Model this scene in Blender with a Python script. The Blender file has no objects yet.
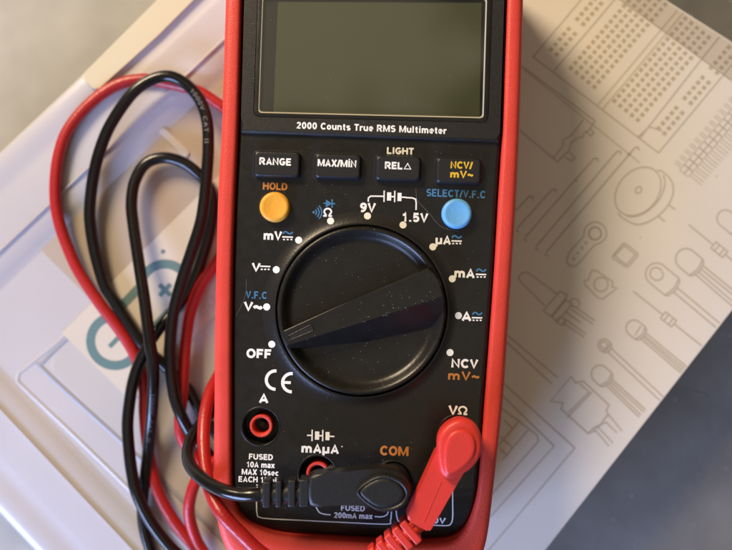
import bpy, bmesh, math, random
from mathutils import Vector, Matrix
from mathutils.bvhtree import BVHTree
random.seed(7)
PI = math.pi
F = 40.0            # height of the meter's face above the box floor, mm
CAM = 290.0         # camera height, mm
MM = 0.001
C = bpy.context.scene.collection

def P(px, py, z=F):
    """a measured point of the layout -> millimetres in the scene, at height z"""
    s = 0.3 * (CAM - z) / (CAM - F)
    return Vector(((px - 366) * s, (275 - py) * s, z))

# ------------------------------------------------------------------ materials
def mat(name, col, rough=0.5, bump=0.0, bscale=900, spec=0.5, coat=0.0, var=0.0, vscale=60, trans=0.0, sheen=0.0, metal=0, sss=0.0, rvar=0.0, alpha=1):
    m = bpy.data.materials.new(name); m.use_nodes = True
    nt = m.node_tree; b = nt.nodes['Principled BSDF']
    b.inputs['Base Color'].default_value = (*col, 1)
    b.inputs['Roughness'].default_value = rough
    b.inputs['Specular IOR Level'].default_value = spec
    b.inputs['Metallic'].default_value = metal
    b.inputs['Coat Weight'].default_value = coat
    b.inputs['Transmission Weight'].default_value = trans
    b.inputs['Alpha'].default_value = alpha
    if sss:
        b.inputs['Subsurface Weight'].default_value = sss
        b.inputs['Subsurface Radius'].default_value = (1, .7, .6)
        b.inputs['Subsurface Scale'].default_value = 0.002
    tc = nt.nodes.new('ShaderNodeTexCoord')
    if var or rvar:
        n = nt.nodes.new('ShaderNodeTexNoise'); n.inputs['Scale'].default_value = vscale
        n.inputs['Detail'].default_value = 6
        nt.links.new(tc.outputs['Object'], n.inputs['Vector'])
        if var:
            mr = nt.nodes.new('ShaderNodeMapRange')
            mr.inputs['From Min'].default_value = 0.3; mr.inputs['From Max'].default_value = 0.7
            mr.inputs['To Min'].default_value = 1 - var; mr.inputs['To Max'].default_value = 1 + var
            mx = nt.nodes.new('ShaderNodeVectorMath'); mx.operation = 'SCALE'
            mx.inputs[0].default_value = col
            nt.links.new(n.outputs['Fac'], mr.inputs['Value'])
            nt.links.new(mr.outputs[0], mx.inputs['Scale'])
            nt.links.new(mx.outputs[0], b.inputs['Base Color'])
        if rvar:
            mr = nt.nodes.new('ShaderNodeMapRange')
            mr.inputs['From Min'].default_value = 0.3; mr.inputs['From Max'].default_value = 0.7
            mr.inputs['To Min'].default_value = rough - rvar; mr.inputs['To Max'].default_value = rough + rvar
            nt.links.new(n.outputs['Fac'], mr.inputs['Value'])
            nt.links.new(mr.outputs[0], b.inputs['Roughness'])
    if bump:
        n2 = nt.nodes.new('ShaderNodeTexNoise'); n2.inputs['Scale'].default_value = bscale
        n2.inputs['Detail'].default_value = 3
        bp = nt.nodes.new('ShaderNodeBump'); bp.inputs['Strength'].default_value = bump
        bp.inputs['Distance'].default_value = 0.0002
        nt.links.new(tc.outputs['Object'], n2.inputs['Vector'])
        nt.links.new(n2.outputs['Fac'], bp.inputs['Height'])
        nt.links.new(bp.outputs[0], b.inputs['Normal'])
    return m

def specks(m, scale, size, col):
    """small light dust grains that lie on a surface"""
    nt = m.node_tree; b = nt.nodes['Principled BSDF']
    tc = nt.nodes.new('ShaderNodeTexCoord')
    v = nt.nodes.new('ShaderNodeTexVoronoi'); v.inputs['Scale'].default_value = scale
    nt.links.new(tc.outputs['Object'], v.inputs['Vector'])
    n = nt.nodes.new('ShaderNodeTexWhiteNoise'); n.noise_dimensions = '3D'
    nt.links.new(v.outputs['Position'], n.inputs['Vector'])
    th = nt.nodes.new('ShaderNodeMath'); th.operation = 'POWER'; th.inputs[1].default_value = 9
    nt.links.new(n.outputs['Value'], th.inputs[0])
    sc = nt.nodes.new('ShaderNodeMath'); sc.operation = 'MULTIPLY'; sc.inputs[1].default_value = size
    nt.links.new(th.outputs[0], sc.inputs[0])
    lt = nt.nodes.new('ShaderNodeMath'); lt.operation = 'LESS_THAN'
    nt.links.new(v.outputs['Distance'], lt.inputs[0]); nt.links.new(sc.outputs[0], lt.inputs[1])
    mx = nt.nodes.new('ShaderNodeMix'); mx.data_type = 'RGBA'
    mx.inputs[7].default_value = (*col, 1)
    l = b.inputs['Base Color'].links
    if l: nt.links.new(l[0].from_socket, mx.inputs[6])
    else: mx.inputs[6].default_value = b.inputs['Base Color'].default_value
    nt.links.new(lt.outputs[0], mx.inputs[0])
    nt.links.new(mx.outputs[2], b.inputs['Base Color'])

BLACK = mat('black_plastic', (0.0105, 0.0098, 0.009), 0.33, spec=.36, bump=0.25, bscale=1500, var=.15, vscale=300, rvar=.04)
GRAIN = mat('grained_black_plastic', (0.0125, 0.0115, 0.010), 0.42, .55, 5000, spec=.36, var=.2, vscale=900)
COLLAR = mat('collar_plastic', (0.0115, 0.0105, 0.0095), 0.35, 0.25, 1500, spec=.42)
KNOB = mat('knob_plastic', (0.0105, 0.0098, 0.0085), 0.33, 0.15, 1300, spec=.38, var=.12, vscale=200, rvar=.05)
BUTTON = mat('button_rubber', (0.014, 0.014, 0.015), 0.34, 0.3, 1800, spec=.42)
WELL = mat('socket_black', (0.006, 0.006, 0.006), 0.5)
RED = mat('red_rubber', (0.62, 0.048, 0.030), 0.44, 0.55, 2400, var=.04, vscale=120, rvar=.04, sss=.15)
REDP = mat('red_plug_plastic', (0.62, 0.036, 0.026), 0.40, 0.4, 1600, var=.04, vscale=150, sss=.1)
REDC = mat('red_cable_insulation', (0.36, 0.011, 0.012), 0.36, 0.6, 1200, var=.06, vscale=90)
BLKC = mat('black_cable_insulation', (0.006, 0.0055, 0.0055), 0.22, 0.15, 700, spec=.4)
BLKP = mat('black_plug_plastic', (0.0085, 0.0085, 0.0095), 0.42, 0.4, 1800, var=.2, vscale=900)
YEL = mat('yellow_rubber', (0.76, 0.35, 0.03), 0.45, 0.5, 700, var=.05, vscale=300)
BLU = mat('blue_rubber', (0.12, 0.37, 0.68), 0.45, 0.5, 700, var=.05, vscale=300)
WHITE = mat('white_print', (0.82, 0.80, 0.74), 0.6)
GREYP = mat('grey_print', (0.50, 0.52, 0.58), 0.6)
ORG = mat('orange_print', (0.46, 0.17, 0.03), 0.6)
AMB = mat('amber_print', (0.68, 0.42, 0.02), 0.6)
BLUEP = mat('blue_print', (0.04, 0.165, 0.32), 0.6)
CABP = mat('cable_print', (0.12, 0.12, 0.12), 0.6)
LCD = mat('lcd_olive', (0.056, 0.060, 0.025), 0.35, 0.1, 60, var=.10, vscale=18)
FIB = mat('grey_fibre', (0.25, 0.22, 0.18), 0.8)
LCDF = mat('lcd_frame', (0.05, 0.042, 0.026), 0.35)
DUST = mat('dust_white', (0.62, 0.60, 0.55), 0.9)
BOX = mat('translucent_white_plastic', (0.475, 0.455, 0.465), 0.24, 0.3, 30, var=.05, vscale=14, sss=.3, rvar=.07)
PANEL = mat('milky_plastic_panel', (0.44, 0.42, 0.41), 0.28, 0.2, 50, var=.04, vscale=25)
GROOVE_SHADE = mat('grey_groove_shade', (0.30, 0.305, 0.34), 0.4)  # grey that paints the shade of a groove
INSERT = mat('cream_paper', (0.54, 0.49, 0.41), 0.45, var=.03, vscale=30)
FAINTT = mat('faint_teal_ink', (0.42, 0.45, 0.41), 0.5)
CREAM = mat('cream_plastic', (0.58, 0.52, 0.36), 0.3)
TAN = mat('tan_paper', (0.38, 0.315, 0.255), 0.38, var=.05, vscale=20)
TEAL = mat('teal_ink', (0.10, 0.18, 0.18), 0.5)
CARD = mat('white_card', (0.72, 0.665, 0.59), 0.42, 0.2, 500, var=.02, vscale=30)
INK = mat('grey_brown_ink', (0.47, 0.41, 0.335), 0.5)
FAINT = mat('faint_grey_ink', (0.56, 0.49, 0.38), 0.5)
HOLE = mat('hole_ink', (0.47, 0.40, 0.29), 0.5)
SLAB = mat('dark_slab', (0.165, 0.162, 0.160), 0.40, 0.5, 300, var=.26, vscale=35, rvar=.08)
specks(SLAB, 420, 0.17, (0.36, 0.36, 0.35))
TABLE = mat('beige_grey_tabletop', (0.30, 0.285, 0.245), 0.55, 0.3, 60, var=.2, vscale=30)
METAL = mat('socket_metal', (0.5, 0.45, 0.4), 0.35, metal=1)

def glass(name, tint=(1, 1, 1), rough=0.03, ior=1.45):
    m = bpy.data.materials.new(name); m.use_nodes = True
    nt = m.node_tree; nt.nodes.clear()
    o = nt.nodes.new('ShaderNodeOutputMaterial'); mx = nt.nodes.new('ShaderNodeMixShader')
    t = nt.nodes.new('ShaderNodeBsdfTransparent'); g = nt.nodes.new('ShaderNodeBsdfGlossy')
    t.inputs[0].default_value = (*tint, 1); g.inputs['Roughness'].default_value = rough
    f = nt.nodes.new('ShaderNodeFresnel'); f.inputs[0].default_value = ior
    ge = nt.nodes.new('ShaderNodeNewGeometry'); mu = nt.nodes.new('ShaderNodeMath'); mu.operation = 'MULTIPLY'
    iv = nt.nodes.new('ShaderNodeMath'); iv.operation = 'SUBTRACT'; iv.inputs[0].default_value = 1
    nt.links.new(ge.outputs['Backfacing'], iv.inputs[1]); nt.links.new(f.outputs[0], mu.inputs[0]); nt.links.new(iv.outputs[0], mu.inputs[1])
    nt.links.new(mu.outputs[0], mx.inputs[0]); nt.links.new(t.outputs[0], mx.inputs[1])
    nt.links.new(g.outputs[0], mx.inputs[2]); nt.links.new(mx.outputs[0], o.inputs[0])
    return m
GLASS = glass('display_glass', (0.93, 0.93, 0.9), 0.05, 1.75)
FILM = glass('clear_film', (0.94, 0.93, 0.92), 0.3, 1.4)

# ------------------------------------------------------------------ objects
def thing(name, label, cat, loc=(0, 0, 0), rz=0, group=None):
    o = bpy.data.objects.new(name, None); C.objects.link(o)
    o.location = Vector(loc) * MM; o.rotation_euler = (0, 0, rz)
    o.empty_display_size = .01
    o['label'] = label; o['category'] = cat
    if group: o['group'] = group
    o['_'] = 0; del o['_']
    return o
def root_of(o):
    while o.parent: o = o.parent
    return o
def inv_of(parent):
    r = root_of(parent)
    return (Matrix.Translation(r.location) @ Matrix.Rotation(r.rotation_euler.z, 4, 'Z')).inverted()
def link(name, bm, m, parent=None, ang=32, origin=None, recalc=True):
    """bm holds millimetres in scene axes; becomes ONE mesh object"""
    if recalc: bmesh.ops.recalc_face_normals(bm, faces=bm.faces)
    for f in bm.faces: f.smooth = len(f.verts) < 9
    lim = math.radians(ang)
    for e in bm.edges:
        if len(e.link_faces) == 2:
            e.smooth = e.calc_face_angle(0) < lim
    mat4 = Matrix.Scale(MM, 4)
    if parent: mat4 = inv_of(parent) @ mat4
    elif origin: mat4 = Matrix.Translation(-Vector(origin) * MM) @ mat4
    bm.transform(mat4)
    me = bpy.data.meshes.new(name); bm.to_mesh(me); bm.free()
    me.materials.append(m)
    o = bpy.data.objects.new(name, me); C.objects.link(o)
    if parent: o.parent = parent
    elif origin: o.location = Vector(origin) * MM
    return o

def circ(c, r, n=48, ry=None, rot=0):
    ry = ry or r
    out = []
    for i in range(n):
        a = 2 * PI * i / n; x, y = r * math.cos(a), ry * math.sin(a)
        out.append((c[0] + x * math.cos(rot) - y * math.sin(rot), c[1] + x * math.sin(rot) + y * math.cos(rot)))
    return out

def prism(pts, z0, z1, bev=0.0, seg=3, bm=None, bot=False, draft=0.0):
    """closed outline (xy mm) -> solid; top edge bevelled"""
    bm = bm or bmesh.new()
    cx = sum(p[0] for p in pts) / len(pts); cy = sum(p[1] for p in pts) / len(pts)
    lo = [bm.verts.new((p[0], p[1], z0)) for p in pts]
    hi = [bm.verts.new((cx + (p[0] - cx) * (1 - draft), cy + (p[1] - cy) * (1 - draft), z1)) for p in pts]
    n = len(pts); fs = []
    ft = bm.faces.new(hi); fb = bm.faces.new(lo[::-1])
    for i in range(n):
        fs.append(bm.faces.new((lo[i], lo[(i + 1) % n], hi[(i + 1) % n], hi[i])))
    if bev:
        ed = list(ft.edges) + (list(fb.edges) if bot else [])
        bmesh.ops.bevel(bm, geom=ed, offset=bev, segments=seg, profile=0.5, affect='EDGES', clamp_overlap=True)
    return bm

def smooth(pts, k=6, closed=False):
    """Catmull-Rom through the points"""
    n = len(pts); out = []
    V = [Vector(p) for p in pts]
    rng = n if closed else n - 1
    for i in range(rng):
        if closed: p0, p1, p2, p3 = V[i - 1], V[i], V[(i + 1) % n], V[(i + 2) % n]
        else: p0, p1, p2, p3 = V[max(i - 1, 0)], V[i], V[i + 1], V[min(i + 2, n - 1)]
        for j in range(k):
            t = j / k
            out.append(0.5 * (2 * p1 + (p2 - p0) * t + (2 * p0 - 5 * p1 + 4 * p2 - p3) * t * t + (3 * p1 - p0 - 3 * p2 + p3) * t ** 3))
    if not closed: out.append(V[-1])
    return out

def roundpoly(pts, r, k=5):
    """round the corners of a polygon (xy)"""
    out = []; n = len(pts)
    for i in range(n):
        p = Vector(pts[i][:2]); a = Vector(pts[i - 1][:2]) - p; b = Vector(pts[(i + 1) % n][:2]) - p
        rr = min(r, a.length * .45, b.length * .45)
        A = p + a.normalized() * rr; B = p + b.normalized() * rr
        for j in range(k + 1):
            t = j / k
            q = A * (1 - t) ** 2 + p * 2 * t * (1 - t) + B * t * t
            out.append((q.x, q.y))
    return out

def lathe(c, prof, n=96, bm=None):
    """prof: (radius, z) list, closed at the axis when radius 0"""
    bm = bm or bmesh.new(); rings = []
    for r, z in prof:
        if r < 1e-6: rings.append([bm.verts.new((c[0], c[1], z))])
        else: rings.append([bm.verts.new((c[0] + r * math.cos(2 * PI * i / n), c[1] + r * math.sin(2 * PI * i / n), z)) for i in range(n)])
    for a, b in zip(rings, rings[1:]):
        for i in range(n):
            j = (i + 1) % n
            if len(a) == 1: bm.faces.new((a[0], b[i], b[j]))
            elif len(b) == 1: bm.faces.new((a[i], b[0], a[j]))
            else: bm.faces.new((a[i], b[i], b[j], a[j]))
    return bm

def frames(pts):
    T = []
    for i in range(len(pts)):
        T.append((pts[min(i + 1, len(pts) - 1)] - pts[max(i - 1, 0)]).normalized())
    N = []
    for t in T:
        n = Vector((0, 0, 1)) - t * t.z
        if n.length < 1e-3: n = Vector((1, 0, 0))
        N.append(n.normalized())
    return T, N
def tube(pts, r, n=16, bm=None, cap=True):
    bm = bm or bmesh.new(); pts = [Vector(p) for p in pts]
    T, N = frames(pts); rings = []
    for i, (p, t, nn) in enumerate(zip(pts, T, N)):
        b = t.cross(nn); rad = r[i] if isinstance(r, (list, tuple)) else r
        rings.append([bm.verts.new(p + (nn * math.cos(2 * PI * k / n) + b * math.sin(2 * PI * k / n)) * rad) for k in range(n)])
    for a, b in zip(rings, rings[1:]):
        for k in range(n):
            bm.faces.new((a[k], a[(k + 1) % n], b[(k + 1) % n], b[k]))
    if cap:
        bm.faces.new(rings[0]); bm.faces.new(rings[-1][::-1])
    return bm

def boolean(bm, cutters, op='DIFFERENCE'):
    """exact boolean of plain meshes; returns a new bmesh"""
    me = bpy.data.meshes.new('t'); bmesh.ops.recalc_face_normals(bm, faces=bm.faces); bm.to_mesh(me); bm.free()
    o = bpy.data.objects.new('t', me); C.objects.link(o); tmp = [o]
    for c in cutters:
        m2 = bpy.data.meshes.new('t'); bmesh.ops.recalc_face_normals(c, faces=c.faces); c.to_mesh(m2); c.free()
        q = bpy.data.objects.new('t', m2); C.objects.link(q); tmp.append(q)
        md = o.modifiers.new('b', 'BOOLEAN'); md.operation = op; md.solver = 'EXACT'; md.object = q
    dg = bpy.context.evaluated_depsgraph_get(); dg.update()
    res = bmesh.new(); res.from_mesh(o.evaluated_get(dg).to_mesh())
    for q in tmp:
        d = q.data; bpy.data.objects.remove(q); bpy.data.meshes.remove(d)
    return res

def droptop(bm, cut=False):  # slopes the meter's unseen top end, shaped to shift its cast shadow
    y1 = P(366, -13).y
    if cut:
        for k in range(14):
            bmesh.ops.bisect_plane(bm, geom=bm.verts[:] + bm.edges[:] + bm.faces[:], plane_co=(0, y1 + k * 1.2, 0), plane_no=(-.037, 1, 0))
    for v in bm.verts:
        d_ = (v.co.y - .037 * v.co.x) - y1
        if d_ > 0: v.co.z = v.co.z - (v.co.z - 3.7) * min((d_ / 19) ** 1.6 * .62, .9)
    return bm

# ------------------------------------------------------------------ printed strokes and lettering
_layer = [0]
def ribbon(bm, pts, w, closed=False, lift=None):
    """flat printed line of width w along pts (Vector xyz); each line lies a hair above the one before"""
    if lift is None:
        _layer[0] = (_layer[0] + 1) % 12; lift = _layer[0] * 0.003
    V = [Vector(p) for p in pts]
    q = [V[0]]
    for p in V[1:]:
        if (p - q[-1]).length > 1e-4: q.append(p)
    V = q; n = len(V)
    if n < 2: return
    L, R = [], []
    for i in range(n):
        if closed: a, b = V[i] - V[i - 1], V[(i + 1) % n] - V[i]
        else:
            a = V[i] - V[i - 1] if i else V[1] - V[0]
            b = V[i + 1] - V[i] if i < n - 1 else V[-1] - V[-2]
        a = a.xy.normalized(); b = b.xy.normalized()
        na = Vector((-a.y, a.x)); nb = Vector((-b.y, b.x)); m = na + nb
        if m.length < .2: m = na * 1
        m.normalize(); dt = m.dot(na); k = 1 / dt if dt > .66 else 1 / .8
        off = m * (w / 2 * k)
        z = V[i].z + lift
        L.append(bm.verts.new((V[i].x + off.x, V[i].y + off.y, z))); R.append(bm.verts.new((V[i].x - off.x, V[i].y - off.y, z)))
    for i in range(n if closed else n - 1):
        j = (i + 1) % n
        try: bm.faces.new((L[i], R[i], R[j], L[j]))
        except ValueError: pass
def disc(bm, c, r, n=20, lift=0.0, ry=None, rot=0):
    vs = [bm.verts.new((x, y, c[2] + lift)) for x, y in circ(c, r, n, ry, rot)]
    bm.faces.new(vs)

def arc(cx, cy, rx, ry, a0, a1, n=10):
    return [(cx + rx * math.cos(math.radians(a0 + (a1 - a0) * i / n)), cy + ry * math.sin(math.radians(a0 + (a1 - a0) * i / n))) for i in range(n + 1)]
# centre lines in a cap-height-1 box; value = (advance width, strokes)
h = .095
G = {
 'A': (.78, [[(.09, 0), (.39, .93), (.69, 0)], [(.2, .3), (.58, .3)]]),
 'C': (.76, [arc(.42, .5, .31, .41, 42, 318, 16)]),
 'D': (.76, [[(h, h), (.34, h)] + arc(.34, .5, .3, .405, -90, 90, 10) + [(h, .905), (h, h)]]),
 'E': (.66, [[(.6, .905), (h, .905), (h, h), (.62, h)], [(h, .51), (.56, .51)]]),
 'F': (.62, [[(.58, .905), (h, .905), (h, 0)], [(h, .5), (.52, .5)]]),
 'G': (.82, [arc(.42, .5, .31, .41, 45, 330, 16) + [(.7, .44), (.42, .44)]]),
 'H': (.76, [[(h, 0), (h, 1)], [(.66, 0), (.66, 1)], [(h, .52), (.66, .52)]]),
 'I': (.3, [[(.15, 0), (.15, 1)]]),
 'K': (.76, [[(h, 0), (h, 1)], [(.68, 1), (.15, .42)], [(.3, .58), (.7, 0)]]),
 'L': (.62, [[(h, 1), (h, h), (.6, h)]]),
 'M': (.96, [[(h, 0), (h, 1)], [(.865, 0), (.865, 1)], [(.12, .95), (.48, .1), (.84, .95)]]),
 'N': (.77, [[(h, 0), (h, .93), (.66, .07), (.66, 1)]]),
 'O': (.82, [arc(.41, .5, .31, .41, 0, 360, 22)]),
 'R': (.77, [[(h, 0), (h, .905), (.42, .905)] + arc(.42, .68, .19, .225, 90, -90, 8) + [(h, .455)], [(.4, .42), (.68, 0)]]),
 'S': (.7, [arc(.35, .7, .24, .205, 30, 250, 10)[:-1] + [(.35, .5)] + arc(.35, .3, .25, .205, 80, -150, 10)]),
 'T': (.68, [[(.02, .905), (.66, .905)], [(.34, 0), (.34, .85)]]),
 'U': (.76, [[(h, 1)] + arc(.38, .38, .285, .285, 180, 360, 10) + [(.665, 1)]]),
 'V': (.74, [[(.07, 1), (.37, .07), (.67, 1)]]),
 'X': (.74, [[(.08, 1), (.66, 0)], [(.66, 1), (.08, 0)]]),
 'Δ': (.86, [[(.1, .08), (.43, .88), (.76, .08), (.1, .08)]]),
 'Ω': (.84, [[(.03, h), (.27, h), (.27, .2)] + arc(.42, .57, .31, .34, 226, -46, 18) + [(.57, .2), (.57, h), (.81, h)]]),
 '0': (.64, [arc(.32, .5, .22, .41, 0, 360, 20)]),
 '1': (.56, [[(.08, .72), (.24, .78), (.33, .93), (.33, 0)]]),
 '2': (.64, [arc(.32, .69, .21, .215, 170, -35, 9) + [(.1, h), (.58, h)]]),
 '5': (.64, [[(.55, .905), (.17, .905), (.12, .5)] + arc(.31, .34, .22, .245, 110, -155, 10)]),
 '6': (.64, [arc(.32, .32, .21, .225, 0, 360, 16), arc(.42, .4, .31, .505, 178, 70, 8)]),
 '9': (.64, [arc(.32, .68, .21, .225, 0, 360, 16), arc(.22, .6, .31, .505, -2, -110, 8)]),
 '/': (.36, [[(.04, -.02), (.32, 1.02)]]),
 '.': (.3, [[(.15, 0), (.15, .19)]]),
 ' ': (.3, []),
 'o': (.64, [arc(.32, .365, .21, .275, 0, 360, 16)]),
 'u': (.64, [[(h, .73)] + arc(.31, .32, .215, .23, 180, 300, 6) + [(.53, .2)], [(.54, .73), (.54, 0)]]),
 'n': (.64, [[(h, 0), (h, .73)], [(.1, .5)] + arc(.31, .42, .225, .22, 120, 0, 7) + [(.535, 0)]]),
 't': (.42, [[(.2, .92), (.2, .2), (.27, .09), (.38, .09)], [(.03, .65), (.38, .65)]]),
 's': (.58, [arc(.29, .515, .19, .13, 30, 250, 8)[:-1] + [(.29, .37)] + arc(.29, .22, .2, .135, 80, -150, 8)]),
 'r': (.42, [[(h, 0), (h, .73)], [(.12, .48), (.2, .6), (.42, .65)]]),
 'e': (.62, [[(.1, .38), (.51, .38)] + arc(.31, .365, .215, .275, 5, 315, 14)]),
 'l': (.3, [[(.14, 0), (.14, 1)]]),
 'i': (.3, [[(.14, 0), (.14, .73)], [(.14, .83), (.14, 1)]]),
 'İ': (.3, [[(.15, 0), (.15, .94)], [(.15, 1.03), (.15, 1.17)]]),
 'm': (.98, [[(h, 0), (h, .73)], [(.1, .48)] + arc(.29, .44, .18, .2, 120, 0, 6) + [(.475, 0)], [(.49, .48)] + arc(.67, .44, .18, .2, 120, 0, 6) + [(.855, 0)]]),
 'a': (.6, [arc(.28, .52, .2, .13, 165, 20, 6) + [(.48, 0)], arc(.28, .21, .2, .13, 60, 350, 10)]),
 'x': (.6, [[(.06, .73), (.54, 0)], [(.54, .73), (.06, 0)]]),
 'c': (.58, [arc(.32, .365, .21, .275, 40, 320, 12)]),
 'µ': (.66, [[(h, -.27), (h, .73)], [(h, .3)] + arc(.31, .3, .215, .21, 190, 300, 6) + [(.53, .2)], [(.54, .73), (.54, 0)]]),
 '~': (.62, [[(.04, .36), (.12, .48), (.22, .5), (.36, .4), (.47, .36), (.58, .5)]]),
 'W': (1.0, [[(.06, 1), (.27, .07), (.49, .93), (.71, .07), (.92, 1)]]),
}
TILT = math.radians(-2.1)
def text(s, x0, x1, yc, cap, m, parent, z=F + .05, wt=.235, ang=None, name='printed_lettering', track=.09, bmx=None):
    """lettering from x0 to x1 (measured), centred on yc at x mid, cap height cap"""
    adv = sum(G[c][0] + track for c in s) - track
    a = TILT if ang is None else ang
    mid = P((x0 + x1) / 2, yc, z); W = (x1 - x0) * .3 * (CAM - z) / (CAM - F); H = cap * .3
    sx = W / adv; ux = Vector((math.cos(a), math.sin(a), 0)); uy = Vector((-ux.y, ux.x, 0))
    bm = bmx or bmesh.new(); x = 0; k = 0
    w = wt * (H * .5 + sx * .5)
    for c in s:
        for st in G[c][1]:
            pts = [mid + ux * ((x + p[0]) * sx - W / 2) + uy * ((p[1] - .5) * H) for p in st]
            closed = (Vector(st[0]) - Vector(st[-1])).length < 1e-5
            if closed: pts = pts[:-1]
            ribbon(bm, pts, w, closed, lift=.004 * (k % 3)); k += 1
        x += G[c][0] + track
    if bmx: return
    return link(name, bm, m, parent, recalc=False)

def px_lines(parent, m, lines, w, name, z=F + .05, sm=None):
    """printed lines given as measured polylines; 'c' marks a closed one"""
    bm = bmesh.new()
    for ln in lines:
        cl = ln[0] == 'c'
        pts = ln[1:] if cl else ln
        if sm:
            pts = [(p.x, p.y) for p in smooth([(a, b, 0) for a, b in pts], sm, cl)]
        ribbon(bm, [P(x, y, z) for x, y in pts], w * .3, cl)
    return link(name, bm, m, parent, recalc=False)

# ================================================================== SETTING
def struct(name, bm, m):
    o = link(name, bm, m); o['kind'] = 'structure'; return o
bm = prism([(-900, -900), (900, -900), (900, 900), (-900, 900)], -80, -52)
struct('table_top', bm, TABLE)

# dark slab under the right side of the box
sl = [(60, -330), (420, -330), (420, 300), (-20, 300)]
sl = [(x, y) for x, y in sl]
bm = prism(roundpoly(sl, 12), -51.9, -28.3, 2, 3)
slab = link('dark_tray', bm, SLAB, origin=(200, 0, -51.9))
slab['label'] = 'dusty dark blue grey slab lying under the right side of the box'; slab['category'] = 'tray'

sc_ = tube(smooth([P(x, y, -28.2) for x, y in [(652, 384), (672, 390), (690, 391), (712, 398)]], 5), .07, 6)
so = link('surface_scratch', sc_, mat('scratch_grey', (.3, .3, .3), .6), slab)
# ---- storage box
A1 = math.radians(43.3)
E1 = Vector((math.cos(A1), math.sin(A1), 0)); E2 = Vector((E1.y, -E1.x, 0))
L0 = P(-181, 322, 0); BL, BW = 289.0, 213.0
def bx(a, b, z=0): return L0 + E1 * a + E2 * b + Vector((0, 0, z - L0.z))
def rrect(inset, r, z, iB=None, k=6):
    i2 = inset if iB is None else iB
    pts = [bx(i2, inset), bx(BL - inset, inset), bx(BL - inset, BW - inset), bx(i2, BW - inset)]
    return [Vector((p[0], p[1], z)) for p in roundpoly(pts, max(r, .5), k)]
box = thing('storage_box', 'milky white plastic storage box with raised rims, under the cables', 'box', (L0.x + 130, L0.y + 30, -28))
bm = bmesh.new(); loops = []
prof = [(0, -28), (0, -1.0), (.5, .4), (1.6, 1.1), (5, 1.3), (7.5, 1.1), (9.5, .75), (11.5, .7), (13.5, 1.0), (15, 1.15), (25.0, 1.3), (25.4, 2.1), (25.9, 2.1), (26.3, 1.15), (30, .9), (32.5, -.4), (35, -1.0)]
for i, z in prof:
    loops.append([bm.verts.new(v) for v in rrect(i, 9 - i * .2, z)])
for a, b in zip(loops, loops[1:]):
    n = len(a)
    for k in range(n): bm.faces.new((a[k], a[(k + 1) % n], b[(k + 1) % n], b[k]))
bm.faces.new(loops[-1]); bm.faces.new(loops[0][::-1])
link('box_shell', bm, BOX, box, ang=50)
# inner ridge line, grey line for the groove's shade, and the raised panel
def boxline(name, pts, r, m, sub=0.0):
    q = smooth([P(x, y, -1.0) + Vector((0, 0, sub)) for x, y in pts], 8)
    return link(name, tube(q, r, 14), m, box)
boxline('lid_ridge', [(150, 251), (75, 326), (28, 366), (20, 372), (18, 380), (24, 388), (80, 441), (131, 491), (240, 600)], 1.1, BOX, -.8)
boxline('panel_groove_shade', [(70, 336), (44, 361), (44, 370), (120, 440), (160, 478), (230, 547), (300, 617)], 1.5, GROOVE_SHADE, -1.2)  # grey tube beside the panel, shade put into its colour
pan = [P(x, y, 0) for x, y in [(46, 365), (150, 262), (300, 112), (520, 330), (300, 610)]]
bm = prism(roundpoly(pan, 4), -1.6, -.82, .5, 3)
link('lid_panel', bm, PANEL, box)
rib = [P(x, y, 0) for x, y in [(158, 132), (163, 127), (190, 153), (185, 158)]]
link('rib', prism(roundpoly(rib, .8), -1.3, -.2, .3), BOX, box)
tab = [P(x, y, 0) for x, y in [(83, 78), (98, 93), (160, 37), (215, -18), (195, -34)]]
link('latch', prism(roundpoly(tab, 1.5), 1.0, 2.4, .6, 3), CREAM, box)

# ---- small logo card inside the box lid
lc = thing('logo_card', 'cream card printed with a teal double ring emblem, beneath the cables', 'card', P(150, 330, -.7))
q = [P(x, y, 0) for x, y in [(61, 333), (150, 243), (226, 168), (296, 236), (211, 320), (131, 402)]]
link('card_sheet', prism([(p.x, p.y) for p in q], -.72, -.5), INSERT, lc)
q = [P(x, y, 0) for x, y in [(40, 250), (152, 138), (262, 30), (420, 200), (220, 400), (170, 380)]]
link('backing_sheet', prism([(p.x, p.y) for p in q], -.95, -.86), TAN, lc)
bm = bmesh.new()
z = -.45
c1, c2 = Vector((165, 288.5)), Vector((115, 341))
d = (c1 - c2).normalized(); nrm = Vector((-d.y, d.x)); R_ = 24.5
def lp(c, s, a0, a1, n=26):
    out = []
    for i in range(n + 1):
        a = math.radians(a0 + (a1 - a0) * i / n)
        out.append(c + (d * s * math.cos(a) + nrm * math.sin(a)) * R_)
    return out
path = lp(c1, 1, -128, 128) + lp(c2, -1, 128, -128)[0:]
path = [P(p.x, p.y, z) for p in path]
ribbon(bm, [(p.x, p.y, p.z) for p in path], 9.0 * .348, True)
link('emblem_loop', bm, TEAL, lc, recalc=False)
bm = bmesh.new()
for c, sg in ((c1 + Vector((0, 1.5)), 1), (c2, 0)):
    ribbon(bm, [P(*(c - d * 8), z), P(*(c + d * 8), z)], 4.6 * .348)
    if sg:
        ribbon(bm, [P(*(c - nrm * 8), z), P(*(c - nrm * 2.4), z)], 4.6 * .348); ribbon(bm, [P(*(c + nrm * 2.4), z), P(*(c + nrm * 8), z)], 4.6 * .348)
link('emblem_sign', bm, TEAL, lc, recalc=False)
bm = bmesh.new(); disc(bm, P(163, 251.5, z), 2.2 * .348); link('printed_dot', bm, TEAL, lc)
for cx, cy, r in ((210.5, 301.5, 4.6), (203, 311, 3.6)):
    bm = bmesh.new(); ribbon(bm, [(x, y, z) for x, y in circ(P(cx, cy, z), r * .348, 24)], .6, True)
    link('printed_letter', bm, FAINTT, lc)
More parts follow.
